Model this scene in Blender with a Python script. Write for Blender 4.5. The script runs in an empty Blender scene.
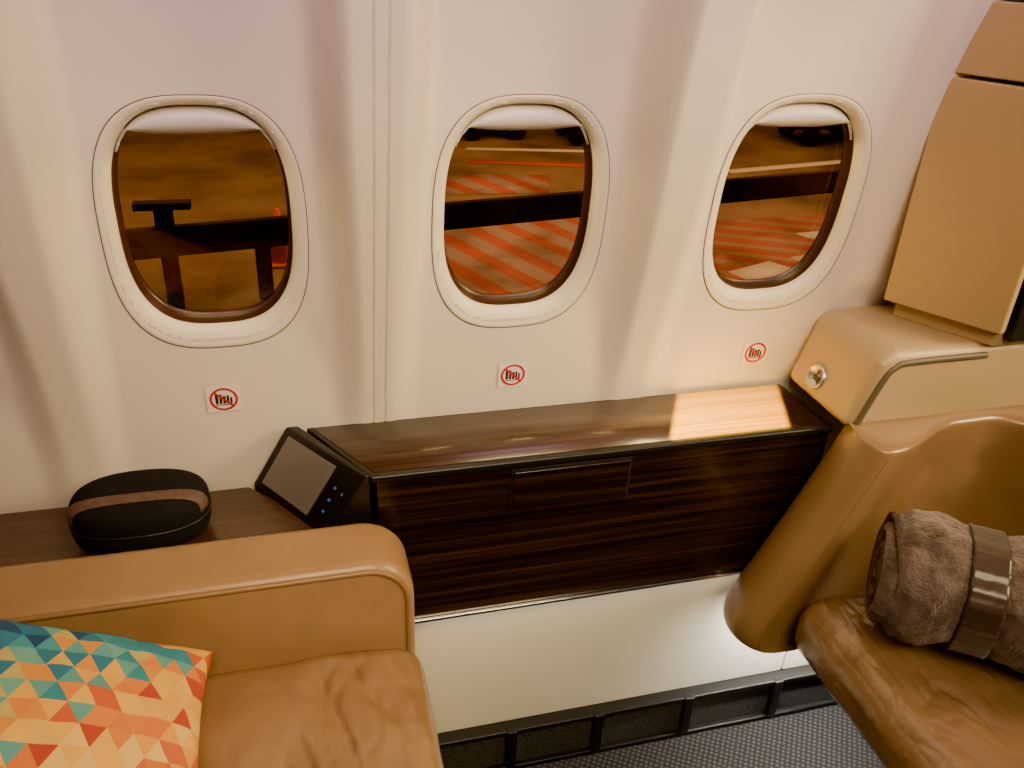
import bpy, bmesh, math
from mathutils import Vector, Matrix, noise
from math import sin, cos, pi

COL = bpy.context.collection
K = 0.105
def wallY(z): return 1.431 + K*(1.295 - z)

# ---------------------------------------------------------------- materials
def new_mat(name):
    m = bpy.data.materials.new(name); m.use_nodes = True
    nt = m.node_tree
    return m, nt, nt.nodes["Principled BSDF"]
def N(nt, t, **kw):
    n = nt.nodes.new(t)
    for k, v in kw.items(): setattr(n, k, v)
    return n
def L(nt, a, b): nt.links.new(a, b)
def simple(name, col, rough=.5, metal=0., coat=0., spec=.5, bump=0., bscale=200., var=0., vscale=3., emis=None, es=0., sheen=0., detail=4.):
    m, nt, p = new_mat(name)
    p.inputs["Base Color"].default_value = (*col, 1)
    p.inputs["Roughness"].default_value = rough
    p.inputs["Metallic"].default_value = metal
    p.inputs["Coat Weight"].default_value = coat
    p.inputs["Specular IOR Level"].default_value = spec
    p.inputs["Sheen Weight"].default_value = sheen
    if emis:
        p.inputs["Emission Color"].default_value = (*emis, 1)
        p.inputs["Emission Strength"].default_value = es
    tc = N(nt, "ShaderNodeTexCoord")
    if var > 0:
        n1 = N(nt, "ShaderNodeTexNoise"); n1.inputs["Scale"].default_value = vscale; n1.inputs["Detail"].default_value = detail
        L(nt, tc.outputs["Object"], n1.inputs["Vector"])
        cr = N(nt, "ShaderNodeValToRGB")
        cr.color_ramp.elements[0].position = .3; cr.color_ramp.elements[1].position = .7
        cr.color_ramp.elements[0].color = (*[c*(1-var) for c in col], 1)
        cr.color_ramp.elements[1].color = (*[min(1, c*(1+var)) for c in col], 1)
        L(nt, n1.outputs["Fac"], cr.inputs[0]); L(nt, cr.outputs[0], p.inputs["Base Color"])
    if bump > 0:
        n2 = N(nt, "ShaderNodeTexNoise"); n2.inputs["Scale"].default_value = bscale; n2.inputs["Detail"].default_value = 3
        L(nt, tc.outputs["Object"], n2.inputs["Vector"])
        b = N(nt, "ShaderNodeBump"); b.inputs["Strength"].default_value = bump; b.inputs["Distance"].default_value = .002
        L(nt, n2.outputs["Fac"], b.inputs["Height"]); L(nt, b.outputs[0], p.inputs["Normal"])
    return m
def leather(name, col, wr=.35, rough=.38, nscale=14, coat=.25):
    m, nt, p = new_mat(name)
    tc = N(nt, "ShaderNodeTexCoord")
    p.inputs["Roughness"].default_value = rough
    p.inputs["Specular IOR Level"].default_value = .5
    p.inputs["Coat Weight"].default_value = coat; p.inputs["Coat Roughness"].default_value = .25
    v = N(nt, "ShaderNodeTexVoronoi"); v.inputs["Scale"].default_value = 420
    L(nt, tc.outputs["Object"], v.inputs["Vector"])
    n = N(nt, "ShaderNodeTexNoise"); n.inputs["Scale"].default_value = nscale; n.inputs["Detail"].default_value = 5; n.inputs["Distortion"].default_value = .3
    L(nt, tc.outputs["Object"], n.inputs["Vector"])
    b1 = N(nt, "ShaderNodeBump"); b1.inputs["Strength"].default_value = .12; b1.inputs["Distance"].default_value = .001
    b2 = N(nt, "ShaderNodeBump"); b2.inputs["Strength"].default_value = wr; b2.inputs["Distance"].default_value = .010
    L(nt, v.outputs["Distance"], b1.inputs["Height"]); L(nt, n.outputs["Fac"], b2.inputs["Height"])
    L(nt, b1.outputs[0], b2.inputs["Normal"]); L(nt, b2.outputs[0], p.inputs["Normal"]); L(nt, b2.outputs[0], p.inputs["Coat Normal"])
    cr = N(nt, "ShaderNodeValToRGB")
    cr.color_ramp.elements[0].position = .3; cr.color_ramp.elements[1].position = .7
    cr.color_ramp.elements[0].color = (*[c*.9 for c in col], 1); cr.color_ramp.elements[1].color = (*[c*1.06 for c in col], 1)
    L(nt, n.outputs["Fac"], cr.inputs[0]); L(nt, cr.outputs[0], p.inputs["Base Color"])
    return m
def wood(name, c0, c1, c2, rough=.22, coat=.6, crough=.18, fine=62):
    m, nt, p = new_mat(name)
    tc = N(nt, "ShaderNodeTexCoord")
    mp = N(nt, "ShaderNodeMapping"); mp.inputs["Scale"].default_value = (.8, fine, fine)
    L(nt, tc.outputs["Object"], mp.inputs["Vector"])
    n = N(nt, "ShaderNodeTexNoise"); n.inputs["Scale"].default_value = 1.6; n.inputs["Detail"].default_value = 6; n.inputs["Roughness"].default_value = .7
    L(nt, mp.outputs[0], n.inputs["Vector"])
    cr = N(nt, "ShaderNodeValToRGB")
    e = cr.color_ramp.elements
    e[0].position = .36; e[0].color = (*c0, 1); e[1].position = .68; e[1].color = (*c2, 1)
    x = e.new(.5); x.color = (*c1, 1)
    L(nt, n.outputs["Fac"], cr.inputs[0]); L(nt, cr.outputs[0], p.inputs["Base Color"])
    p.inputs["Roughness"].default_value = rough
    p.inputs["Coat Weight"].default_value = coat; p.inputs["Coat Roughness"].default_value = crough
    return m

M_wall = simple("cream_sidewall", (.75, .66, .54), .55, bump=.15, bscale=500, var=.03, vscale=4)
M_bezel = simple("cream_bezel", (.77, .69, .52), .45)
M_line = simple("dark_joint", (.10, .07, .045), .7)
M_shade = simple("white_shade", (.68, .62, .57), .35)
M_seal = simple("brown_seal", (.05, .022, .012), .3)
M_cream = simple("cream_panel", (.76, .70, .58), .5, var=.02)
M_wood = wood("ebony_wood", (.006, .0038, .003), (.019, .0095, .006), (.050, .024, .014), coat=.4)
M_woodtop_lit = wood("ebony_wood_top", (.034, .016, .009), (.060, .028, .014), (.092, .044, .022), rough=.30, coat=.5, crough=.10, fine=95)  # ebony lightened: the reflection on the tops is put into the colour
M_black = simple("black_trim", (.012, .011, .010), .35)
M_gap = simple("gap_black", (.004, .004, .004), .8)
M_chrome = simple("chrome", (.8, .8, .8), .15, metal=1)
M_arm = leather("tan_leather_arm", (.32, .180, .078), wr=.04, rough=.36, coat=.2)
M_pipe = simple("piping_leather", (.24, .13, .055), .35)
M_cush = leather("tan_leather_cushion", (.27, .150, .066), wr=.42, rough=.25, coat=.4)
M_cushr = leather("brown_leather_cushion", (.24, .136, .070), wr=.55, rough=.20, nscale=20, coat=.8)
M_wing = leather("tan_leather_wing", (.26, .15, .072), wr=.08, rough=.26, nscale=8, coat=.35)
M_cap = simple("beige_vinyl", (.42, .30, .165), .36, bump=.2, bscale=700)
M_trim = simple("olive_trim", (.10, .08, .045), .5)
M_cab = simple("tan_cabinet", (.46, .31, .14), .40, var=.02)
M_charcoal = simple("charcoal_fabric", (.014, .013, .014), .95, spec=.15, bump=.5, bscale=900)
M_screen = simple("grey_screen", (.17, .145, .125), .3, coat=.2)
M_blue = simple("blue_icon", (.04, .10, .20), .4, emis=(.15, .5, 1), es=.15)
M_white = simple("sticker_white", (.88, .72, .66), .4)
M_red = simple("sticker_red", (.45, .025, .02), .5)
M_blk = simple("sticker_black", (.03, .02, .015), .5)
M_satin = simple("brown_satin", (.045, .026, .023), .30, sheen=.2)
M_base = simple("seat_base", (.05, .045, .04), .6)
M_silver = simple("brushed_silver", (.60, .63, .70), .28, metal=.9)
M_mesh = simple("black_mesh", (.045, .043, .040), .7, bump=1., bscale=300, var=.95, vscale=230)

# plush blanket
M_plush, nt, p = new_mat("plush_taupe")
tc = N(nt, "ShaderNodeTexCoord"); n = N(nt, "ShaderNodeTexNoise"); n.inputs["Scale"].default_value = 22; n.inputs["Detail"].default_value = 7; n.inputs["Roughness"].default_value = .65
L(nt, tc.outputs["Object"], n.inputs["Vector"])
cr = N(nt, "ShaderNodeValToRGB"); e = cr.color_ramp.elements
e[0].position = .34; e[0].color = (.026, .016, .014, 1); e[1].position = .68; e[1].color = (.13, .088, .078, 1)
L(nt, n.outputs["Fac"], cr.inputs[0]); L(nt, cr.outputs[0], p.inputs["Base Color"])
p.inputs["Roughness"].default_value = .9; p.inputs["Sheen Weight"].default_value = .4; p.inputs["Sheen Tint"].default_value = (1, .8, .75, 1)
n2 = N(nt, "ShaderNodeTexNoise"); n2.inputs["Scale"].default_value = 240; L(nt, tc.outputs["Object"], n2.inputs["Vector"])
b = N(nt, "ShaderNodeBump"); b.inputs["Strength"].default_value = .8; b.inputs["Distance"].default_value = .005
L(nt, n2.outputs["Fac"], b.inputs["Height"]); L(nt, b.outputs[0], p.inputs["Normal"])

# carpet
def dots(name, base, dot, scale, thr, rough=.9):
    m, nt, p = new_mat(name)
    tc = N(nt, "ShaderNodeTexCoord"); v = N(nt, "ShaderNodeTexVoronoi")
    v.inputs["Scale"].default_value = scale; v.inputs["Randomness"].default_value = .12
    mp = N(nt, "ShaderNodeMapping"); mp.inputs["Rotation"].default_value = (0, 0, .6)
    L(nt, tc.outputs["Object"], mp.inputs["Vector"]); L(nt, mp.outputs[0], v.inputs["Vector"])
    cr = N(nt, "ShaderNodeValToRGB"); e = cr.color_ramp.elements
    e[0].position = thr; e[0].color = (*dot, 1); e[1].position = thr+.12; e[1].color = (*base, 1)
    L(nt, v.outputs["Distance"], cr.inputs[0]); L(nt, cr.outputs[0], p.inputs["Base Color"])
    b = N(nt, "ShaderNodeBump"); b.inputs["Strength"].default_value = .6; b.inputs["Distance"].default_value = .003; b.invert = True
    L(nt, v.outputs["Distance"], b.inputs["Height"]); L(nt, b.outputs[0], p.inputs["Normal"])
    p.inputs["Roughness"].default_value = rough
    return m
M_carpet = dots("dotted_carpet", (.015, .014, .015), (.070, .064, .058), 85, .25)

# amber tinted glass
M_glass = bpy.data.materials.new("amber_glass"); M_glass.use_nodes = True
nt = M_glass.node_tree; nt.nodes.clear()
o = N(nt, "ShaderNodeOutputMaterial"); mx = N(nt, "ShaderNodeMixShader"); tr = N(nt, "ShaderNodeBsdfTransparent"); gl = N(nt, "ShaderNodeBsdfGlossy")
tr.inputs[0].default_value = (.92, .64, .40, 1); gl.inputs["Roughness"].default_value = .04; gl.inputs[0].default_value = (1, .75, .5, 1)
mx.inputs[0].default_value = .05
L(nt, tr.outputs[0], mx.inputs[1]); L(nt, gl.outputs[0], mx.inputs[2]); L(nt, mx.outputs[0], o.inputs[0])

def mfac(nt):
    def mth(op, a, b=None):
        n = N(nt, "ShaderNodeMath", operation=op)
        for i, q in enumerate((a, b)):
            if q is None: continue
            if isinstance(q, (int, float)): n.inputs[i].default_value = q
            else: L(nt, q, n.inputs[i])
        return n.outputs[0]
    return mth
M_pillow, nt, p = new_mat("triangle_print"); mth = mfac(nt)
tc = N(nt, "ShaderNodeTexCoord"); sp = N(nt, "ShaderNodeSeparateXYZ"); L(nt, tc.outputs["UV"], sp.inputs[0])
vv = mth('MULTIPLY', sp.outputs[1], 14.); uu = mth('MULTIPLY', sp.outputs[0], 13.)
aa = mth('SUBTRACT', uu, mth('MULTIPLY', vv, .5)); aa = mth('ADD', aa, 20.)
fa = mth('FLOOR', aa); fb = mth('FLOOR', vv)
tri = mth('GREATER_THAN', mth('ADD', mth('FRACT', aa), mth('FRACT', vv)), 1.)
cb = N(nt, "ShaderNodeCombineXYZ"); L(nt, fa, cb.inputs[0]); L(nt, fb, cb.inputs[1]); L(nt, tri, cb.inputs[2])
wn = N(nt, "ShaderNodeTexWhiteNoise"); L(nt, cb.outputs[0], wn.inputs["Vector"])
cu_ = mth('MULTIPLY', mth('ADD', mth('SUBTRACT', fa, 20.), mth('MULTIPLY', fb, .5)), 1/13.)
cv_ = mth('MULTIPLY', fb, 1/14.)
gr_ = mth('ADD', mth('MULTIPLY', cu_, .66), mth('MULTIPLY', mth('SUBTRACT', 1., cv_), .9))
val = mth('ADD', mth('MULTIPLY', wn.outputs["Value"], .34), mth('SUBTRACT', mth('MULTIPLY', gr_, 1.15), .52))
val = mth('MAXIMUM', val, mth('MULTIPLY', wn.outputs["Value"], .24))
cr = N(nt, "ShaderNodeValToRGB"); cr.color_ramp.interpolation = 'CONSTANT'
cols = [(0, (.01, .06, .15)), (.04, (.02, .15, .26)), (.09, (.05, .28, .33)), (.13, (.02, .10, .21)), (.17, (.14, .36, .32)), (.20, (.02, .17, .27)), (.26, (.50, .40, .12)), (.29, (.03, .22, .30)), (.34, (.68, .26, .03)), (.38, (.10, .32, .31)),
        (.42, (.72, .42, .07)), (.47, (.58, .10, .02)), (.51, (.74, .38, .05)), (.57, (.70, .22, .03)), (.62, (.46, .05, .02)), (.66, (.78, .42, .07)), (.72, (.68, .18, .03)), (.77, (.80, .50, .14)), (.84, (.74, .34, .05)), (.92, (.62, .13, .03))]
e = cr.color_ramp.elements
e[0].position = 0; e[0].color = (*cols[0][1], 1); e[1].position = cols[-1][0]; e[1].color = (*cols[-1][1], 1)
for q, c in cols[1:-1]:
    x = e.new(q); x.color = (*c, 1)
L(nt, val, cr.inputs[0]); L(nt, cr.outputs[0], p.inputs["Base Color"]); p.inputs["Roughness"].default_value = .8

# apron materials
def apron_mat(name, c1, c2, dirx, diry, period, thr):
    m, nt, p = new_mat(name); mm = mfac(nt)
    tc = N(nt, "ShaderNodeTexCoord"); sp = N(nt, "ShaderNodeSeparateXYZ"); L(nt, tc.outputs["Object"], sp.inputs[0])
    nz = N(nt, "ShaderNodeTexNoise"); nz.inputs["Scale"].default_value = 1.2; nz.inputs["Detail"].default_value = 7; L(nt, tc.outputs["Object"], nz.inputs["Vector"])
    t = mm('ADD', mm('MULTIPLY', sp.outputs[0], dirx/period), mm('MULTIPLY', sp.outputs[1], diry/period))
    t = mm('ADD', t, mm('MULTIPLY', nz.outputs["Fac"], .1))
    fr = mm('GREATER_THAN', mm('FRACT', mm('ADD', t, 100.)), thr)
    mx = N(nt, "ShaderNodeMix", data_type='RGBA'); mx.inputs[6].default_value = (*c1, 1); mx.inputs[7].default_value = (*c2, 1)
    L(nt, fr, mx.inputs[0])
    m2 = N(nt, "ShaderNodeMix", data_type='RGBA', blend_type='MULTIPLY'); m2.inputs[0].default_value = .9
    L(nt, mx.outputs[2], m2.inputs[6])
    cr = N(nt, "ShaderNodeValToRGB"); cr.color_ramp.elements[0].position = .34; cr.color_ramp.elements[0].color = (.5, .45, .4, 1); cr.color_ramp.elements[1].position = .56
    L(nt, nz.outputs["Fac"], cr.inputs[0]); L(nt, cr.outputs[0], m2.inputs[7])
    L(nt, m2.outputs[2], p.inputs["Base Color"]); p.inputs["Roughness"].default_value = .7
    return m
M_hatch = apron_mat("red_hatching", (.44, .09, .06), (.34, .235, .17), .925, .385, .56, .48)
M_hatch2 = apron_mat("fine_hatching", (.40, .09, .055), (.34, .20, .12), .45, .89, .42, .62)
M_asph = simple("apron_concrete", (.145, .085, .048), .8, var=.6, vscale=.6, detail=8)
M_steel = simple("dark_steel", (.016, .010, .007), .8, spec=.1)
M_beam = simple("brown_steel", (.040, .021, .012), .8, spec=.1, var=.5, vscale=1.5)
M_paint = simple("white_road_paint", (.60, .53, .44), .7)
M_redpaint = simple("red_road_paint", (.42, .06, .03), .7)
M_orange = simple("orange_cone_plastic", (.6, .08, .02), .6)

# ---------------------------------------------------------------- helpers
def obj_from_bm(bm, name, mat, smooth=True, parent=None):
    me = bpy.data.meshes.new(name); bm.to_mesh(me); bm.free()
    ob = bpy.data.objects.new(name, me); COL.objects.link(ob)
    if mat: me.materials.append(mat)
    if smooth:
        for q in me.polygons: q.use_smooth = True
    if parent: attach(ob, parent)
    return ob
def attach(ob, par):
    ob.parent = par
    M = Matrix.Translation(par.location) @ par.rotation_euler.to_matrix().to_4x4()
    ob.matrix_parent_inverse = M.inverted()
def sub(ob, par):
    ob.parent = par
    ob.matrix_parent_inverse = Matrix.Identity(4)
def thing(name, loc, label=None, cat=None, group=None, kind=None):
    e = bpy.data.objects.new(name, None); e.location = loc; e.empty_display_size = .05; COL.objects.link(e)
    if label: e["label"] = label
    if cat: e["category"] = cat
    if group: e["group"] = group
    if kind: e["kind"] = kind
    return e
def bevel(ob, w, s=3, ang=30):
    m = ob.modifiers.new("b", 'BEVEL'); m.width = w; m.segments = s; m.limit_method = 'ANGLE'; m.angle_limit = math.radians(ang)
    w2 = ob.modifiers.new("w", 'WEIGHTED_NORMAL'); w2.keep_sharp = False
    return ob
def box(name, a, b, mat, bev=.004, parent=None, seg=3):
    bm = bmesh.new(); bmesh.ops.create_cube(bm, size=1)
    for v in bm.verts:
        v.co = Vector([a[i] + (v.co[i]+.5)*(b[i]-a[i]) for i in range(3)])
    ob = obj_from_bm(bm, name, mat, True, parent)
    bevel(ob, bev, seg); return ob
def prism(name, poly, lo, hi, mat, axis='Y', bev=.004, seg=3, parent=None):
    bm = bmesh.new()
    def P(q, h): return Vector((q[0], h, q[1])) if axis == 'Y' else Vector((q[0], q[1], h))
    A = [bm.verts.new(P(q, lo)) for q in poly]; B = [bm.verts.new(P(q, hi)) for q in poly]
    n = len(poly)
    bm.faces.new(A); bm.faces.new(B[::-1])
    for i in range(n): bm.faces.new((A[i], B[i], B[(i+1) % n], A[(i+1) % n]))
    bmesh.ops.recalc_face_normals(bm, faces=bm.faces)
    ob = obj_from_bm(bm, name, mat, True, parent)
    if bev: bevel(ob, bev, seg)
    return ob
def rbox(name, a, b, r, mat, n=40, disp=None, parent=None):
    bm = bmesh.new(); bmesh.ops.create_cube(bm, size=2)
    bmesh.ops.subdivide_edges(bm, edges=bm.edges, cuts=n, use_grid_fill=True)
    h = [(b[i]-a[i])/2 for i in range(3)]; c = Vector([(b[i]+a[i])/2 for i in range(3)])
    for v in bm.verts:
        u = v.co.copy()
        p = Vector([u[i]*h[i] for i in range(3)])
        q = Vector([max(-(h[i]-r), min(h[i]-r, p[i])) for i in range(3)])
        dd = p-q
        if dd.length > 1e-9: p = q + dd.normalized()*r
        if disp: p = disp(p, u)
        v.co = p + c
    return obj_from_bm(bm, name, mat, True, parent)
def tube(name, pts, r, mat, parent=None, cyclic=False):
    cu = bpy.data.curves.new(name, 'CURVE'); cu.dimensions = '3D'; cu.bevel_depth = r; cu.bevel_resolution = 3; cu.use_fill_caps = True
    s = cu.splines.new('POLY'); s.points.add(len(pts)-1)
    for i, q in enumerate(pts): s.points[i].co = (*q, 1)
    s.use_cyclic_u = cyclic
    ob = bpy.data.objects.new(name+"_c", cu); COL.objects.link(ob)
    bpy.context.view_layer.update()
    me = bpy.data.meshes.new_from_object(ob.evaluated_get(bpy.context.evaluated_depsgraph_get()))
    bpy.data.objects.remove(ob); bpy.data.curves.remove(cu)
    o2 = bpy.data.objects.new(name, me); COL.objects.link(o2)
    me.materials.clear(); me.materials.append(mat)
    for q in me.polygons: q.use_smooth = True
    if parent: attach(o2, parent)
    return o2
def sell(a, b, n, t):
    c, s = cos(t), sin(t)
    return (a*math.copysign(abs(c)**(2/n), c), b*math.copysign(abs(s)**(2/n), s))
def rings(name, data, mat, parent=None, seg=96, cap=False):
    bm = bmesh.new(); R = []
    for (a, b, y, e, dz) in data:
        R.append([bm.verts.new((sell(a, b, e, 2*pi*i/seg)[0], y, dz+sell(a, b, e, 2*pi*i/seg)[1])) for i in range(seg)])
    for k in range(len(R)-1):
        for i in range(seg):
            bm.faces.new((R[k][i], R[k][(i+1) % seg], R[k+1][(i+1) % seg], R[k+1][i]))
    if cap: bm.faces.new(R[-1])
    bmesh.ops.recalc_face_normals(bm, faces=bm.faces)
    return obj_from_bm(bm, name, mat, True, parent)
def sstep(a, b, x):
    t = max(0, min(1, (x-a)/(b-a))); return t*t*(3-2*t)

# ---------------------------------------------------------------- sidewall
WX = [-.11, .42, .95]
ZC = 1.28
xs = [-1.6 + .0075*i for i in range(int(3.4/.0075)+1)]
for g in (.150, .172):
    for q in (-.003, -.0014, 0, .0014, .003): xs.append(g+q)
xs = sorted(set(round(x, 4) for x in xs))
zs = [.0 + .0075*i for i in range(int(2.25/.0075)+1)]
def pil(x, z):
    best = 0
    for c in (-1.435, -.905, -.375, .160, .685, 1.215):
        d = abs(x-c)
        w = .022 + .020*sstep(.9, 1.6, z)
        f = 1 - sstep(w, w+.062, d)
        if c > 1: f *= .3*sstep(1.06, 1.12, z)
        best = max(best, f)
    return best
def amp(z): return .012 + .093*sstep(.78, 1.65, z)
def wall_off(x, z):
    y = wallY(z) - pil(x, z)*amp(z)
    if z > 1.50: y -= .50*(z-1.50)**2 if z < 1.9 else .08+.4*(z-1.9)
    for g, dpt in ((.150, .003), (.172, .003)):
        if abs(x-g) < .0018: y += dpt
    return y
bm = bmesh.new()
V = [[bm.verts.new((x, wall_off(x, z), z)) for x in xs] for z in zs]
for j in range(len(zs)-1):
    for i in range(len(xs)-1):
        cx = (xs[i]+xs[i+1])/2; cz = (zs[j]+zs[j+1])/2
        if any(abs((cx-w)/.150)**2.8 + abs((cz-ZC-.004)/.207)**2.8 < 1 for w in WX+[-.64]): continue
        bm.faces.new((V[j][i], V[j][i+1], V[j+1][i+1], V[j+1][i]))
for v in [v for v in bm.verts if not v.link_faces]: bm.verts.remove(v)
wall = obj_from_bm(bm, "wall_side", M_wall); wall["kind"] = "structure"

# windows
for k, wx in enumerate([-.11, .42, .95, -.64]):
    w = thing("window_%d" % (k+1), (wx, wallY(ZC), ZC), kind="structure")
    w.rotation_euler = (K, 0, 0)
    parts = []
    parts.append(rings("window_joint", [(.1605, .2215, .003, 2.8, 0), (.1605, .2215, -.0008, 2.8, 0), (.157, .218, -.0008, 2.8, 0)], M_line))
    parts.append(rings("window_bezel", [(.1592, .2202, .004, 2.8, 0), (.1590, .2200, -.0010, 2.8, 0), (.1580, .2190, -.0018, 2.8, 0), (.1535, .2140, -.0012, 2.8, .001), (.1480, .207, .0012, 2.8, .003), (.1425, .200, .0050, 2.8, .006),
                       (.1380, .195, .0100, 2.8, .008), (.1355, .1925, .0160, 2.8, .009), (.1350, .192, .022, 2.8, .009)], M_bezel))
    parts.append(rings("window_seal", [(.1352, .1922, .020, 2.8, .009), (.1342, .191, .023, 2.8, .009), (.1335, .190, .044, 2.8, .009), (.1295, .184, .047, 2.8, .009)], M_seal))
    parts.append(rings("window_pane", [(.131, .187, .046, 2.8, .009)], M_glass, cap=True))
    bm = bmesh.new(); nU = 40; rows = []
    for t in range(9):
        tt = t/8; row = []
        for i in range(nU+1):
            u = -1+2*i/nU
            xx = u*.120
            top = .009+.1905*(max(0, 1-abs(xx/.1340)**2.8))**(1/2.8)
            bot = .152 + .012*abs(u)**3
            bot = min(bot, top-.0005)
            zz = top + (bot-top)*tt
            yy = .024 - .018*sin(pi*tt)**.8*(1-abs(u)**4) + .004*tt
            row.append(bm.verts.new((xx, yy, zz)))
        rows.append(row)
    for t in range(8):
        for i in range(nU):
            bm.faces.new((rows[t][i], rows[t+1][i], rows[t+1][i+1], rows[t][i+1]))
    sh = obj_from_bm(bm, "window_shade", M_shade)
    so = sh.modifiers.new("s", 'SOLIDIFY'); so.thickness = .004; so.offset = -1
    parts.append(sh)
    for q in parts: q.parent = w

# floor
fl = box("floor", (-2.5, -1.5, -.05), (3.2, 1.60, 0), M_carpet, .001); fl["kind"] = "structure"

# ---------------------------------------------------------------- console
con = thing("side_console", (.6, 1.38, 0), "dark ebony wood console with glossy top beneath the windows", "console")
foot = [(.045, 1.450), (.134, 1.283), (1.058, 1.283), (1.07, 1.450)]
body = prism("console_body", foot, .515, .857, M_wood, 'Z', .003, parent=con)
top = prism("console_top", [(.022, 1.466), (.124, 1.275), (1.062, 1.275), (1.045, 1.466)], .857, .872, M_black, 'Z', .004, parent=con)
v_ = prism("veneer_top", [(.035, 1.458), (.132, 1.290), (1.046, 1.290), (1.034, 1.458)], .8715, .8732, M_woodtop_lit, 'Z', 0, parent=con)
dr = box("drawer_front", (.389, 1.2775, .753), (.621, 1.290, .845), M_wood, .003, parent=con)
box("drawer_gap", (.384, 1.2818, .748), (.626, 1.286, .850), M_gap, .001, parent=con)
box("metal_strip", (.12, 1.276, .508), (1.02, 1.29, .516), M_chrome, .002, parent=con)
box("lower_panel", (.05, 1.318, .125), (1.126, 1.40, .512), M_cream, .003, parent=con)
box("lower_side_panel", (1.130, 1.318, .125), (1.70, 1.40, .512), M_cream, .003, parent=con)

kick = thing("kick_rail", (.7, 1.29, 0), "black mesh kick rail with clips along the carpet edge", "rail")
box("mesh_strip", (.05, 1.292, .012), (1.75, 1.312, .118), M_mesh, .002, parent=kick)
box("rail_trim", (.05, 1.284, .116), (1.75, 1.316, .130), M_black, .003, parent=kick)
box("rail_trim", (.05, 1.280, .0), (1.75, 1.312, .014), M_black, .003, parent=kick)
for x in (.42, .63, .86, 1.10, 1.34):
    box("clip", (x-.012, 1.278, .004), (x+.012, 1.296, .132), M_black, .003, parent=kick)

# ledge
led = thing("side_ledge", (-.5, 1.38, 0), "brown striped wood ledge beside the tan armchair", "ledge")
prism("ledge_top", [(-1.5, 1.27), (.04, 1.27), (.03, 1.34), (-.095, 1.478), (-1.5, 1.478)], .725, .742, M_woodtop_lit, 'Z', .003, parent=led)
box("ledge_body", (-1.5, 1.28, 0), (-.05, 1.44, .726), M_wood, .003, parent=led)

# ---------------------------------------------------------------- control monitor
mon = thing("control_monitor", (.04, 1.38, .75), "slanted black control unit with grey touchscreen and blue buttons", "monitor")
A = Vector((-.014, 1.463, .880)); B = Vector((.114, 1.270, .880)); C = Vector((.040, 1.286, .742))
D = A + (C-B)*.97
bm = bmesh.new()
for q in (A, B, C, D, A+Vector((.022, 0, .0)), B+Vector((.008, 0, 0)), C+Vector((0, 0, -.10)), D+Vector((0, 0, -.10)), Vector((.120, 1.276, .64)), Vector((.03, 1.465, .64))):
    bm.verts.new(q)
bmesh.ops.convex_hull(bm, input=bm.verts)
bmesh.ops.dissolve_limit(bm, angle_limit=.03, verts=bm.verts, edges=bm.edges)
hs = obj_from_bm(bm, "monitor_housing", M_black, True, mon); bevel(hs, .005, 4)
nrm = (B-A).cross(D-A).normalized()
if nrm.x > 0: nrm = -nrm
def face(u, v, o=0.):
    t = A.lerp(B, u); bb = D.lerp(C, u)
    return t.lerp(bb, v) + nrm*o
def quad(name, u0, u1, v0, v1, th, mat, par, bev=.001, base=-.002):
    bm = bmesh.new()
    a = [bm.verts.new(face(u, v, base)) for u, v in ((u0, v0), (u1, v0), (u1, v1), (u0, v1))]
    c = [bm.verts.new(face(u, v, th)) for u, v in ((u0, v0), (u1, v0), (u1, v1), (u0, v1))]
    bm.faces.new(a); bm.faces.new(c[::-1])
    for i in range(4): bm.faces.new((a[i], c[i], c[(i+1) % 4], a[(i+1) % 4]))
    bmesh.ops.recalc_face_normals(bm, faces=bm.faces)
    ob = obj_from_bm(bm, name, mat, True, par); bevel(ob, bev, 2); return ob
quad("screen", .08, .70, .10, .90, .0018, M_screen, mon)
for (u, v) in ((.79, .34), (.80, .52), (.81, .70)):
    quad("button", u, u+.028, v, v+.035, .0015, M_blue, mon, .0005)
quad("button", .89, .905, .36, .40, .0015, M_blue, mon, .0005)

# ---------------------------------------------------------------- amenity case
CA = Vector((-.275, 1.368, .742)); ca, cb_, cc = .117, .078, .050
case = thing("travel_case", CA, "rounded charcoal fabric travel case with brown strap on ledge", "case")
def case_h(x, y, s=1.):
    r = (abs(x/(ca*s))**2.4 + abs(y/(cb_*s))**2.4)**(1/2.4)
    return (max(0, 1-r**4.2))**(1/4.2)
bm = bmesh.new(); nr, na = 30, 80
allr = []
for k in range(nr*2+1):
    ph = -pi/2 + pi*k/(2*nr)
    rr = abs(cos(ph))**(2/4.2); zz = math.copysign(abs(sin(ph))**(2/4.2), ph)
    allr.append([bm.verts.new((CA.x + sell(ca*rr, cb_*rr, 2.4, 2*pi*i/na)[0], CA.y + sell(ca*rr, cb_*rr, 2.4, 2*pi*i/na)[1], CA.z + cc + cc*zz*(1 if zz > 0 else .98))) for i in range(na)])
for k in range(nr*2):
    for i in range(na): bm.faces.new((allr[k][i], allr[k][(i+1) % na], allr[k+1][(i+1) % na], allr[k+1][i]))
bmesh.ops.remove_doubles(bm, verts=bm.verts, dist=1e-5)
bmesh.ops.recalc_face_normals(bm, faces=bm.faces)
obj_from_bm(bm, "case_body", M_charcoal, True, case)
tube("zipper", [(CA.x + 1.005*sell(ca, cb_, 2.4, 2*pi*i/80)[0], CA.y + 1.005*sell(ca, cb_, 2.4, 2*pi*i/80)[1], CA.z+cc) for i in range(80)], .0022, M_black, case, True)
M_band = simple("brown_strap", (.10, .052, .038), .6, bump=.5, bscale=300, var=.25, vscale=110)
bm = bmesh.new(); rows = []
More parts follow.
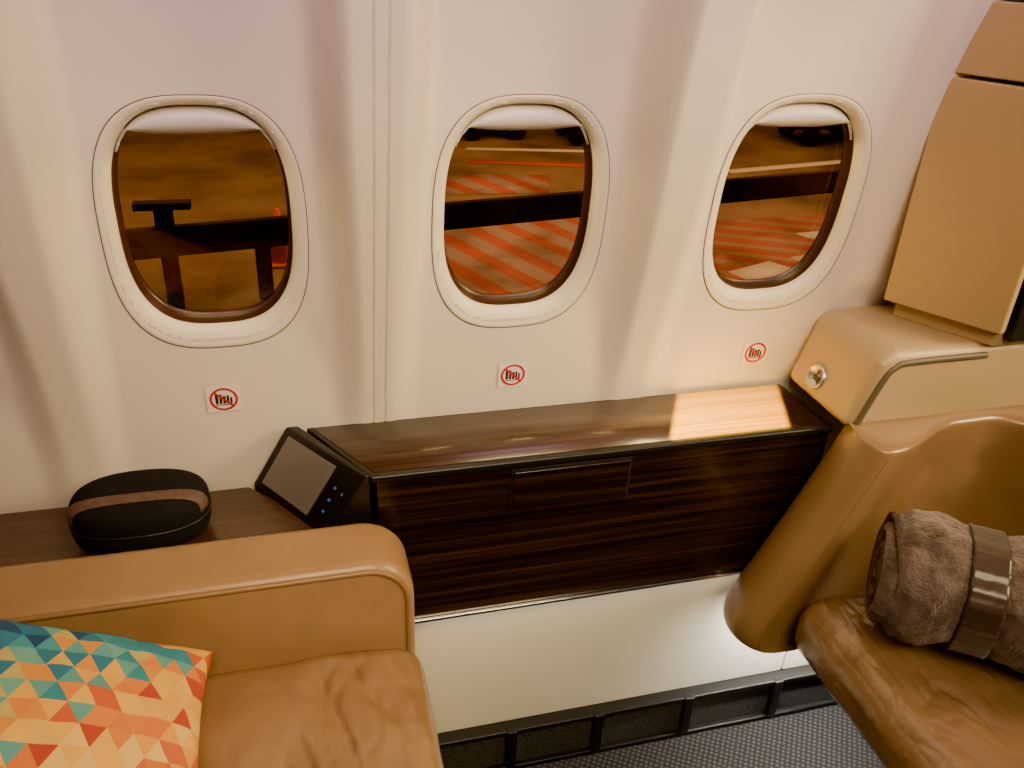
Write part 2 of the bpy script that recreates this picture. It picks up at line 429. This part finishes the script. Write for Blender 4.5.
for j in range(9):
    y = -.044 + .025*j/8
    xm = ca*(max(0, 1-abs(y/cb_)**2.4))**(1/2.4)
    row = []
    for i in range(61):
        th = pi*i/60
        x = math.copysign(abs(cos(th))**.5, cos(th))*xm*.9995
        row.append(bm.verts.new((CA.x + x*1.010, CA.y + y*1.01, CA.z + cc - .002 + cc*case_h(x, y) + .0035)))
    rows.append(row)
for j in range(8):
    for i in range(60): bm.faces.new((rows[j][i], rows[j+1][i], rows[j+1][i+1], rows[j][i+1]))
st = obj_from_bm(bm, "strap", M_band, True, case)
so = st.modifiers.new("s", 'SOLIDIFY'); so.thickness = .0015

# ---------------------------------------------------------------- tan armchair
arm = thing("tan_armchair", (-.4, .9, 0), "tan leather armchair with wide padded arm and creased cushion", "armchair")
def arcpts(cx, cz, r, a0, a1, n): return [(cx + r*cos(a0+(a1-a0)*i/n), cz + r*sin(a0+(a1-a0)*i/n)) for i in range(n+1)]
R = .085
prof = [(-1.2, .12), (-1.2, .80)] + arcpts(.178-R, .80-R, R, pi/2, 0, 10) + [(.182, .12)]
ar = prism("armrest", prof, 1.125, 1.258, M_arm, 'Y', .022, 6, parent=arm)
pip = [(-1.19, 1.127, .786)] + [(x, 1.127, z) for x, z in arcpts(.178-R, .80-R, R-.014, pi/2, 0, 10)] + [(.165, 1.127, .14)]
tube("piping", pip, .0050, M_pipe, arm)
def cush_disp(seed, top=.03, wr=.010, cr_=((11, .5), (27, .3))):
    def f(p, u):
        w = (1-abs(u[0])**3)*(1-abs(u[1])**3)
        if u[2] > 0:
            p.z += top*max(0, w)*u[2]
            q = Vector((p.x*5+seed, p.y*5, 0))
            nn = noise.noise(q + Vector((noise.noise(q*1.7), noise.noise(q*1.7+Vector((5, 5, 0))), 0))*.5)
            p.z += wr*.9*nn*u[2]
            for sc, am in cr_:
                msk = max(0, noise.noise(Vector((p.x*4+seed*2, p.y*4, 9)))+.2)*2.5
                g = noise.noise(Vector((p.x*sc+seed, p.y*sc*.35+p.x*sc*.25, seed)))
                p.z -= wr*am*min(1, msk)*max(0, 1-abs(g)*6)*u[2]*max(0, w)**.3
        nn = noise.noise(Vector((p.x*9, p.y*9, p.z*9+seed)))
        p.x += .005*nn*u[0]; p.y += .005*nn*u[1]
        return p
    return f
rbox("seat_cushion", (-.62, .45, .42), (.182, 1.128, .635), .045, M_cush, 130, cush_disp(3.1, .024, .014), arm)
box("seat_base", (-.75, .45, 0), (.12, 1.13, .43), M_base, .01, arm)
rbox("backrest", (-.86, .42, .25), (-.62, 1.12, 1.10), .07, M_cush, 30, None, arm)

# pillow
PC = Vector((-.355, .865, .785))
ux = Vector((.90, .02, -.42)).normalized(); vy = Vector((-.03, 1, .03)); vy = (vy - ux*vy.dot(ux)).normalized(); wz = ux.cross(vy)
bm = bmesh.new(); uvl = bm.loops.layers.uv.new("UVMap")
n = 48; H = .225; T = .066
def pil_pt(i, j, s):
    u = -1+2*i/n; v = -1+2*j/n
    pin = 1 - .10*(1-abs(v)**2)*abs(u)**6 ; pin2 = 1 - .10*(1-abs(u)**2)*abs(v)**6
    x = u*H*pin; y = v*H*pin2
    h = T*(max(0, (1-u*u))*max(0, (1-v*v)))**.42
    h *= 1 + .12*noise.noise(Vector((u*2.2, v*2.2, s*3.)))
    h += .005*noise.noise(Vector((u*6, v*6, s)))*(1-max(abs(u), abs(v))**8)
    return PC + ux*x + vy*y + wz*(s*h)
for s in (1, -1):
    G = [[bm.verts.new(pil_pt(i, j, s)) for i in range(n+1)] for j in range(n+1)]
    for j in range(n):
        for i in range(n):
            q = [(j, i), (j, i+1), (j+1, i+1), (j+1, i)]
            if s < 0: q = q[::-1]
            fce = bm.faces.new([G[a][b_] for a, b_ in q])
            for lp, (a, b_) in zip(fce.loops, q): lp[uvl].uv = ((b_/n), a/n)
bmesh.ops.remove_doubles(bm, verts=bm.verts, dist=1e-5)
plw = obj_from_bm(bm, "throw_pillow", M_pillow)
plw["label"] = "square throw pillow with colourful triangle mosaic print on armchair"; plw["category"] = "pillow"

# ---------------------------------------------------------------- companion seat
rs = thing("lounge_seat", (1.25, .9, 0), "tan leather companion seat with curved side panel and beige cap", "seat")
NU, NV = 60, 80
def smoothpath(pts, n):
    out = []
    P = [pts[0]] + pts + [pts[-1]]
    segs = len(pts)-1
    for k in range(n+1):
        t = k/n*segs; i = min(int(t), segs-1); f = t-i
        p0, p1, p2, p3 = P[i], P[i+1], P[i+2], P[i+3]
        out.append(tuple(.5*((2*p1[c]) + (-p0[c]+p2[c])*f + (2*p0[c]-5*p1[c]+4*p2[c]-p3[c])*f*f + (-p0[c]+3*p1[c]-3*p2[c]+p3[c])*f**3) for c in range(len(p1))))
    return out
edge = smoothpath([(1.052, .890), (.990, .75), (.920, .60), (.878, .515), (.862, .465), (.868, .425), (.900, .405), (.98, .402)], NU)
bm = bmesh.new(); G = []
for i, (ex, ez) in enumerate(edge):
    row = []
    for j in range(NV+1):
        t = j/NV
        if t < .08:
            x = ex + .10 - (.10-.03)*t/.08; y = 1.262
        elif t < .32:
            a = (t-.08)/.24*pi
            x = ex + .03 - .03*sin(a) + .012*sstep(.5, 1, a/pi); y = 1.2 + .062*cos(a)
        else:
            q = (t-.32)/.68
            x = ex + .042 + q*(1.68-ex-.042)
            y = 1.138 + .070*sstep(0, .36, q)
            y -= .26*sstep(1.36, 1.66, x)**1.2
            y += .004*noise.noise(Vector((x*8, ez*8, 2)))*sstep(0, .1, q)
            for (dx_, dz_) in ((1.26, .79), (1.38, .79), (1.32, .68), (1.20, .68)):
                y += .006*math.exp(-((x-dx_)**2+(ez-dz_)**2)/(.018**2))
        row.append(bm.verts.new((x, y, ez)))
    G.append(row)
for i in range(NU):
    for j in range(NV): bm.faces.new((G[i][j], G[i][j+1], G[i+1][j+1], G[i+1][j]))
topr = G[0]; prev = topr
for k in range(1, 9):
    a = k/8*pi/2
    cur = []
    for j, v in enumerate(topr):
        yy = v.co.y + (1.235 - v.co.y)*(1-cos(a)) if v.co.y < 1.235 else v.co.y
        cur.append(bm.verts.new((v.co.x + .004*sin(a), yy, v.co.z + .016*sin(a))))
    for j in range(NV): bm.faces.new((prev[j], cur[j], cur[j+1], prev[j+1]))
    prev = cur
bot = G[-1]
cur = [bm.verts.new((v.co.x, 1.262, v.co.z)) for v in bot]
for j in range(NV): bm.faces.new((bot[j], bot[j+1], cur[j+1], cur[j]))
bmesh.ops.recalc_face_normals(bm, faces=bm.faces)
wg = obj_from_bm(bm, "side_panel", M_wing, True, rs)
tube("piping", [(x+.040, 1.1385, z-.002) for x, z in edge[1:int(NU*.80)]], .0020, M_wing, rs)
rbox("seat_cushion", (.955, .42, .43), (1.54, 1.145, .565), .055, M_cushr, 130, cush_disp(8.7, .022, .014, ((16, .5), (34, .35))), rs)
box("seat_base", (1.32, .45, 0), (1.6, 1.13, .44), M_base, .01, rs)
rbox("backrest", (1.54, .42, .30), (1.76, 1.02, .90), .06, M_wing, 30, None, rs)
cap = prism("shell_cap", [(1.046, .890), (1.082, 1.010), (1.090, 1.034), (1.106, 1.051), (1.130, 1.058), (1.90, 1.058), (1.90, .890)], 1.228, 1.458, M_cap, 'Y', .026, 6, parent=rs)
tube("cap_trim", smoothpath([(1.070, 1.230, .902), (1.105, 1.230, 1.000), (1.125, 1.230, 1.026), (1.16, 1.230, 1.034), (1.33, 1.230, 1.036)], 30), .0075, M_trim, rs)
# emblem
nm = Vector((-.120, 0, .036)).normalized()
ec = Vector((1.0615, 1.365, .9396)) + nm*.0005
zax = nm; yax = Vector((0, -1, 0)); xax = yax.cross(zax).normalized()
EM = Matrix((( xax.x, yax.x, zax.x, ec.x), (xax.y, yax.y, zax.y, ec.y), (xax.z, yax.z, zax.z, ec.z), (0, 0, 0, 1)))
bm = bmesh.new()
prof = [(.0001, .004), (.020, .004), (.0215, .007), (.0235, .0085), (.0260, .007), (.0270, .003), (.0270, -.003)]
rg = [[bm.verts.new(EM @ Vector((r*cos(2*pi*i/48), r*sin(2*pi*i/48), h))) for i in range(48)] for r, h in prof]
for k in range(len(rg)-1):
    for i in range(48): bm.faces.new((rg[k][i], rg[k][(i+1) % 48], rg[k+1][(i+1) % 48], rg[k+1][i]))
bmesh.ops.recalc_face_normals(bm, faces=bm.faces)
emb = obj_from_bm(bm, "emblem", M_silver, True, rs); emb["label"] = "round silver emblem with winged bird mark"
bm = bmesh.new()
def feather(ang, ln, w):
    pts = [(0, 0), (w, ln*.35), (w*.7, ln*.8), (0, ln), (-w*.7, ln*.8), (-w, ln*.35)]
    lo = []; hi = []
    for x, y in pts:
        X = x*cos(ang)-y*sin(ang); Y = x*sin(ang)+y*cos(ang)
        lo.append(bm.verts.new(EM @ Vector((X, Y, .003)))); hi.append(bm.verts.new(EM @ Vector((X, Y, .0056))))
    bm.faces.new(hi); 
    for i in range(6): bm.faces.new((lo[i], lo[(i+1) % 6], hi[(i+1) % 6], hi[i]))
for a_, l_ in ((-1.9, .014), (-1.35, .017), (-.8, .016), (.8, .016), (1.35, .017), (1.9, .014), (0, .009), (pi, .015)): feather(a_-pi/2, l_, .0016)
bmesh.ops.recalc_face_normals(bm, faces=bm.faces)
sub(obj_from_bm(bm, "emblem_mark", simple("dark_mark", (.06, .045, .03), .5), False), emb)

# blanket roll
BA = Vector((1.055, 1.018, .716)); BD = Vector((.80, -.60, 0)).normalized(); BU = Vector((0, 0, 1)); BS = BD.cross(BU).normalized()
bl = thing("rolled_blanket", (BA.x, BA.y, .59), "rolled taupe plush blanket with dark satin band on seat", "blanket")
LN = .46; BC = .140
def roll_r(s, th):
    r = .115 + .009*noise.noise(Vector((s*10, cos(th)*1.5, sin(th)*1.5))) + .004*noise.noise(Vector((s*30, cos(th)*4, sin(th)*4))) + .0022*noise.noise(Vector((s*90, cos(th)*11, sin(th)*11)))
    r += .007*sstep(0, .35, ((th-1.9) % (2*pi)))*(1-sstep(.35, 4.5, ((th-1.9) % (2*pi))))
    e_ = min(s, LN-s)
    r *= 1 - .14*max(0, 1-e_/.025)**2
    sq = abs(s-BC)
    r -= .018*max(0, 1-sq/.08)
    return r
def rp(s, th, r): return BA + BD*s + BS*(r*cos(th)*1.04) + BU*(r*sin(th)*.98)
bm = bmesh.new(); ns, na = 140, 180
RR = [[bm.verts.new(rp(LN*k/ns, 2*pi*i/na, roll_r(LN*k/ns, 2*pi*i/na))) for i in range(na)] for k in range(ns+1)]
for k in range(ns):
    for i in range(na): bm.faces.new((RR[k][i], RR[k][(i+1) % na], RR[k+1][(i+1) % na], RR[k+1][i]))
for end in (0, ns):
    prev = RR[end]; sg = -1 if end == 0 else 1
    for k in range(1, 49):
        t = 1-k/49
        cur = []
        for i in range(na):
            th = 2*pi*i/na; r = roll_r(LN*end/ns, th)*t
            ph = (t*3.0 + th/(2*pi)) % 1.0
            bulge = -.006 + .034*abs(sin(pi*ph))**.7*(1 if t > .06 else 0)
            cur.append(bm.verts.new(rp(LN*end/ns + sg*bulge, th, r)))
        for i in range(na): bm.faces.new((prev[i], prev[(i+1) % na], cur[(i+1) % na], cur[i]))
        prev = cur
    bm.faces.new(prev)
bmesh.ops.recalc_face_normals(bm, faces=bm.faces)
obj_from_bm(bm, "blanket_roll", M_plush, True, bl)
bm = bmesh.new()
RR = [[bm.verts.new(rp(BC-.030+.060*k/12, 2*pi*i/na, .105+(roll_r(BC, 2*pi*i/na)-.097)*.9+.0065+.0012*noise.noise(Vector((k*.6, i*.2, 0))))) for i in range(na)] for k in range(13)]
for k in range(12):
    for i in range(na): bm.faces.new((RR[k][i], RR[k][(i+1) % na], RR[k+1][(i+1) % na], RR[k+1][i]))
bmesh.ops.recalc_face_normals(bm, faces=bm.faces)
bd = obj_from_bm(bm, "satin_band", M_satin, True, bl); so = bd.modifiers.new("s", 'SOLIDIFY'); so.thickness = .003

# ---------------------------------------------------------------- cabinet
cab = thing("storage_cabinet", (1.4, 1.3, 1.06), "tall tan cabinet with stacked door panels behind seat", "cabinet")
prism("cabinet_body", [(1.30, 1.33), (1.352, 1.225), (1.9, 1.225), (1.9, 1.33)], 1.12, 2.25, M_gap, 'Z', .003, parent=cab)
def cpanel(name, z0, z1, mat):
    return prism(name, [(1.190, 1.388), (1.215, 1.401), (1.332, 1.205), (1.312, 1.196)], z0, z1, mat, 'Z', .004, parent=cab)
cpanel("door", 1.095, 1.535, M_cab); cpanel("door", 1.542, 1.665, M_cab); cpanel("door", 1.672, 2.25, M_cab)
prism("support_bracket", [(1.225, 1.39), (1.328, 1.222), (1.9, 1.222), (1.9, 1.39)], 1.058, 1.110, M_cab, 'Z', .002, parent=cab)
box("rear_panel", (1.345, 1.200, 1.075), (1.9, 1.22, 2.25), M_black, .003, cab)  # black sheet painted in for the dark gap beside the doors

# ---------------------------------------------------------------- stickers
for k, (x, z) in enumerate(((-.12, .950), (.430, .950), (.968, .955))):
    y = wall_off(x, z) - .0022
    S = thing("warning_sticker", (x, y, z), "small square sticker with red prohibition circle over black luggage", "sticker", "warning stickers below the windows")
    S.rotation_euler = (K, 0, 0)
    def flat(name, polys, yy, mat):
        bm = bmesh.new()
        for poly in polys: bm.faces.new([bm.verts.new((a, yy, b_)) for a, b_ in poly])
        o = obj_from_bm(bm, name, mat, False); o.parent = S
        return o
    flat("backing", [[(-.030, -.028), (.030, -.028), (.030, .028), (-.030, .028)]], 0, M_white)
    def rect(a, b_, c, d_): return [(a, b_), (c, b_), (c, d_), (a, d_)]
    flat("luggage_symbol", [rect(-.015, -.010, -.0095, .011), rect(-.008, -.010, -.003, .011), rect(-.0015, -.010, .0035, .007), rect(.005, -.010, .0095, .008), rect(.011, -.010, .015, .003), rect(-.015, -.0135, .015, -.0115)], -.0004, M_blk)
    ring = []
    for i in range(40):
        t0, t1 = 2*pi*i/40, 2*pi*(i+1)/40
        ring.append([(.0250*cos(t0), .0250*sin(t0)), (.0250*cos(t1), .0250*sin(t1)), (.0205*cos(t1), .0205*sin(t1)), (.0205*cos(t0), .0205*sin(t0))])
    q = .0158; w_ = .0015
    ring.append([(-q-w_, q-w_), (-q+w_, q+w_), (q+w_, -q+w_), (q-w_, -q-w_)])
    flat("prohibition_ring", ring, -.0008, M_red)

# ---------------------------------------------------------------- outside apron
GZ = -2.5
gr = box("ground", (-25, 3, GZ-.2), (50, 60, GZ), M_asph, .001); gr["kind"] = "structure"
def decal(name, poly, mat, label, cat="road marking", h=.01):
    o = prism(name, poly, GZ, GZ+h, mat, 'Z', 0); o["label"] = label; o["category"] = cat; return o
decal("painted_hatching", [(1.6, 8.2), (4.4, 8.2), (5.6, 13.6), (1.9, 13.8)], M_hatch, "red and pale diagonal striped no-parking area on apron")
decal("painted_hatching", [(2.5, 14.2), (4.6, 14.1), (5.0, 15.2), (2.9, 15.4)], M_hatch, "red and pale diagonal striped no-parking area on apron")
decal("painted_hatching", [(5.0, 7.8), (9.8, 7.8), (12., 12.3), (6.4, 12.3)], M_hatch2, "fine red and tan striped marking on apron")
decal("road_marking", [(6.2, 9.6), (7.1, 9.9), (6.8, 10.4), (6.0, 10.1)], M_paint, "white painted block on the apron", h=.02)
decal("road_marking", [(7.4, 10.1), (8.2, 10.3), (8.0, 10.7), (7.2, 10.5)], M_paint, "white painted block on the apron", h=.02)
decal("road_marking", [(8.0, 11.2), (9.0, 11.3), (8.9, 11.6), (7.9, 11.5)], M_paint, "white painted block on the apron", h=.02)
decal("road_marking", [(3.6, 16.2), (7.2, 15.4), (7.3, 15.65), (3.7, 16.45)], M_redpaint, "long thin red painted line on the apron")
decal("road_marking", [(3.8, 17.2), (7.6, 16.6), (7.7, 16.8), (3.9, 17.4)], M_paint, "long thin pale painted line on the apron")
decal("road_marking", [(9.0, 13.6), (12.5, 14.3), (12.5, 14.6), (9.0, 13.9)], M_redpaint, "long thin red painted line on the apron")
decal("road_marking", [(8.6, 15.0), (13.5, 15.9), (13.5, 16.15), (8.6, 15.25)], M_paint, "long thin pale painted line on the apron")
gan = thing("service_gantry", (3, 10.7, GZ), "long dark steel gantry beam on posts over the apron", "gantry")
prism("gantry_beam", [(-7, 9.0), (16, 12.7), (15.98, 12.8), (-7.02, 9.1)], -1.85, -1.50, M_beam, 'Z', .02, parent=gan)
for x in (-1.2, -.18, 5.4):
    y = 9.05+.161*(x+7)
    box("gantry_post", (x-.09, y-.05, GZ+.012), (x+.09, y+.05, -1.8), M_steel, .01, gan)
x = -1.2; y = 9.05+.161*(x+7)
box("gantry_bracket", (x-.30, y-.08, -1.30), (x+.30, y+.08, -1.22), M_beam, .01, gan)
box("gantry_bracket", (x-.10, y-.04, -1.52), (x+.10, y+.04, -1.27), M_beam, .01, gan)
cn = thing("traffic_cone", (.02, 11.3, GZ), "orange red equipment marker standing on the apron", "cone")
box("cone_base", (-.18, 11.1, GZ), (.22, 11.5, GZ+.05), M_orange, .02, cn)
bm = bmesh.new(); bmesh.ops.create_cone(bm, cap_ends=True, segments=24, radius1=.15, radius2=.03, depth=.7, matrix=Matrix.Translation((.02, 11.3, GZ+.4)))
obj_from_bm(bm, "cone_body", M_orange, True, cn)
def cart(x, y, s, label):
    c = thing("baggage_cart", (x, y, GZ), label, "cart", "carts parked on the apron")
    box("cart_bed", (x-.9*s, y-.5, GZ+.35), (x+.9*s, y+.5, GZ+.5), M_steel, .02, c)
    box("cart_cover", (x-.8*s, y-.45, GZ+.5), (x+.3*s, y+.45, GZ+1.1), M_beam, .05, c)
    for dx in (-.6, .6):
        for dy in (-.5, .5):
            bm = bmesh.new(); bmesh.ops.create_cone(bm, cap_ends=True, segments=20, radius1=.2, radius2=.2, depth=.12, matrix=Matrix.Translation((x+dx*s, y+dy, GZ+.2)) @ Matrix.Rotation(pi/2, 4, 'X'))
            obj_from_bm(bm, "wheel", M_steel, False, c)
for x, y, s in ((4.6, 18.5, .8), (6.6, 17.9, .6), (12.2, 17.5, 1.1), (14.6, 19., 1.), (10.2, 19.6, .8)): cart(x, y, s, "dark covered baggage cart parked on the apron")

# ---------------------------------------------------------------- lights
def area(name, loc, target, sx, sy, e, col, spread=180):
    ld = bpy.data.lights.new(name, 'AREA'); ld.shape = 'RECTANGLE'; ld.size = sx; ld.size_y = sy; ld.energy = e; ld.color = col; ld.spread = math.radians(spread)
    o = bpy.data.objects.new(name, ld); o.location = loc
    o.rotation_euler = (Vector(target)-Vector(loc)).to_track_quat('-Z', 'Y').to_euler(); COL.objects.link(o); return o
area("cabin_light", (.45, -.3, 2.35), (.45, 1.40, .66), 1.4, .7, 20, (1, .77, .44), 76)
area("side_light", (2.3, .35, 2.0), (.3, 1.45, 1.0), .5, .8, 27, (1, .75, .40), 95)  # raking fill added to brighten the right-facing pilaster flanks
area("mood_light", (.4, .75, 2.2), (.4, 1.4, 1.75), 2.6, .2, 7, (.80, .50, .92), 80)
area("under_seat_light", (1.17, 1.24, .385), (1.17, 1.33, .20), .35, .02, 9, (1, .95, .86))
area("console_strip_light", (.66, 1.301, .506), (.66, 1.303, .0), .9, .012, .6, (1, .93, .82))  # fill added under the console to brighten the cream lower panel
for wx in WX:
    area("window_light", (wx, wallY(ZC)+.008, ZC+.135), (wx, wallY(ZC)-.045, ZC-.20), .16, .01, .45, (1, .70, .20))  # warm fill added inside each window so the lower bezel glows
area("apron_floodlight", (5, 13, 4.5), (5, 13, -3), 18, 12, 2900, (1, .74, .46))

# framing downlight over the console; unseen box added to cut its beam
LP = Vector((.90, 1.12, 1.90))
foot = [Vector((.705, 1.290, .873)), (Vector((.965, 1.290, .873))), Vector((1.035, 1.462, .873)), Vector((.800, 1.462, .873))]
pd = bpy.data.lights.new("reading_bulb", 'SPOT'); pd.energy = 8000; pd.color = (1, .70, .02); pd.shadow_soft_size = .0007; pd.spot_size = math.radians(60); pd.spot_blend = 0
po = bpy.data.objects.new("reading_bulb", pd); po.location = LP
po.rotation_euler = (Vector((.87, 1.37, .87))-LP).to_track_quat('-Z', 'Y').to_euler(); COL.objects.link(po)
rl = thing("reading_light", LP+Vector((0, 0, .03)), "black overhead reading lamp with rectangular framing aperture", "lamp")
bm = bmesh.new()
inn = [LP + (q-LP)*.09 for q in foot]
zpl = inn[0].z
out = [Vector((LP.x-.04, LP.y-.04, zpl)), Vector((LP.x+.04, LP.y-.04, zpl)), Vector((LP.x+.04, LP.y+.04, zpl)), Vector((LP.x-.04, LP.y+.04, zpl))]
vi = [bm.verts.new(q) for q in inn]; vo = [bm.verts.new(q) for q in out]; vt = [bm.verts.new(q+Vector((0, 0, .13))) for q in out]
for i in range(4):
    bm.faces.new((vi[i], vi[(i+1) % 4], vo[(i+1) % 4], vo[i])); bm.faces.new((vo[i], vo[(i+1) % 4], vt[(i+1) % 4], vt[i]))
bm.faces.new(vt)
obj_from_bm(bm, "lamp_housing", M_gap, False, rl)

w = bpy.data.worlds.new("world"); bpy.context.scene.world = w; w.use_nodes = True
w.node_tree.nodes["Background"].inputs[0].default_value = (1, .80, .62, 1); w.node_tree.nodes["Background"].inputs[1].default_value = .08
try:
    bpy.context.scene.view_settings.look = 'AgX - Punchy'
except Exception: pass

# ---------------------------------------------------------------- camera
cd = bpy.data.cameras.new("camera"); cd.sensor_width = 36; cd.lens = 867/1024*36; cd.clip_start = .02
co = bpy.data.objects.new("camera", cd); COL.objects.link(co)
co.matrix_world = Matrix(((.9655, .0838, -.247, 0), (-.2567, .4730, -.8430, 0), (.0462, .8771, .4780, 1.76), (0, 0, 0, 1)))
bpy.context.scene.camera = co
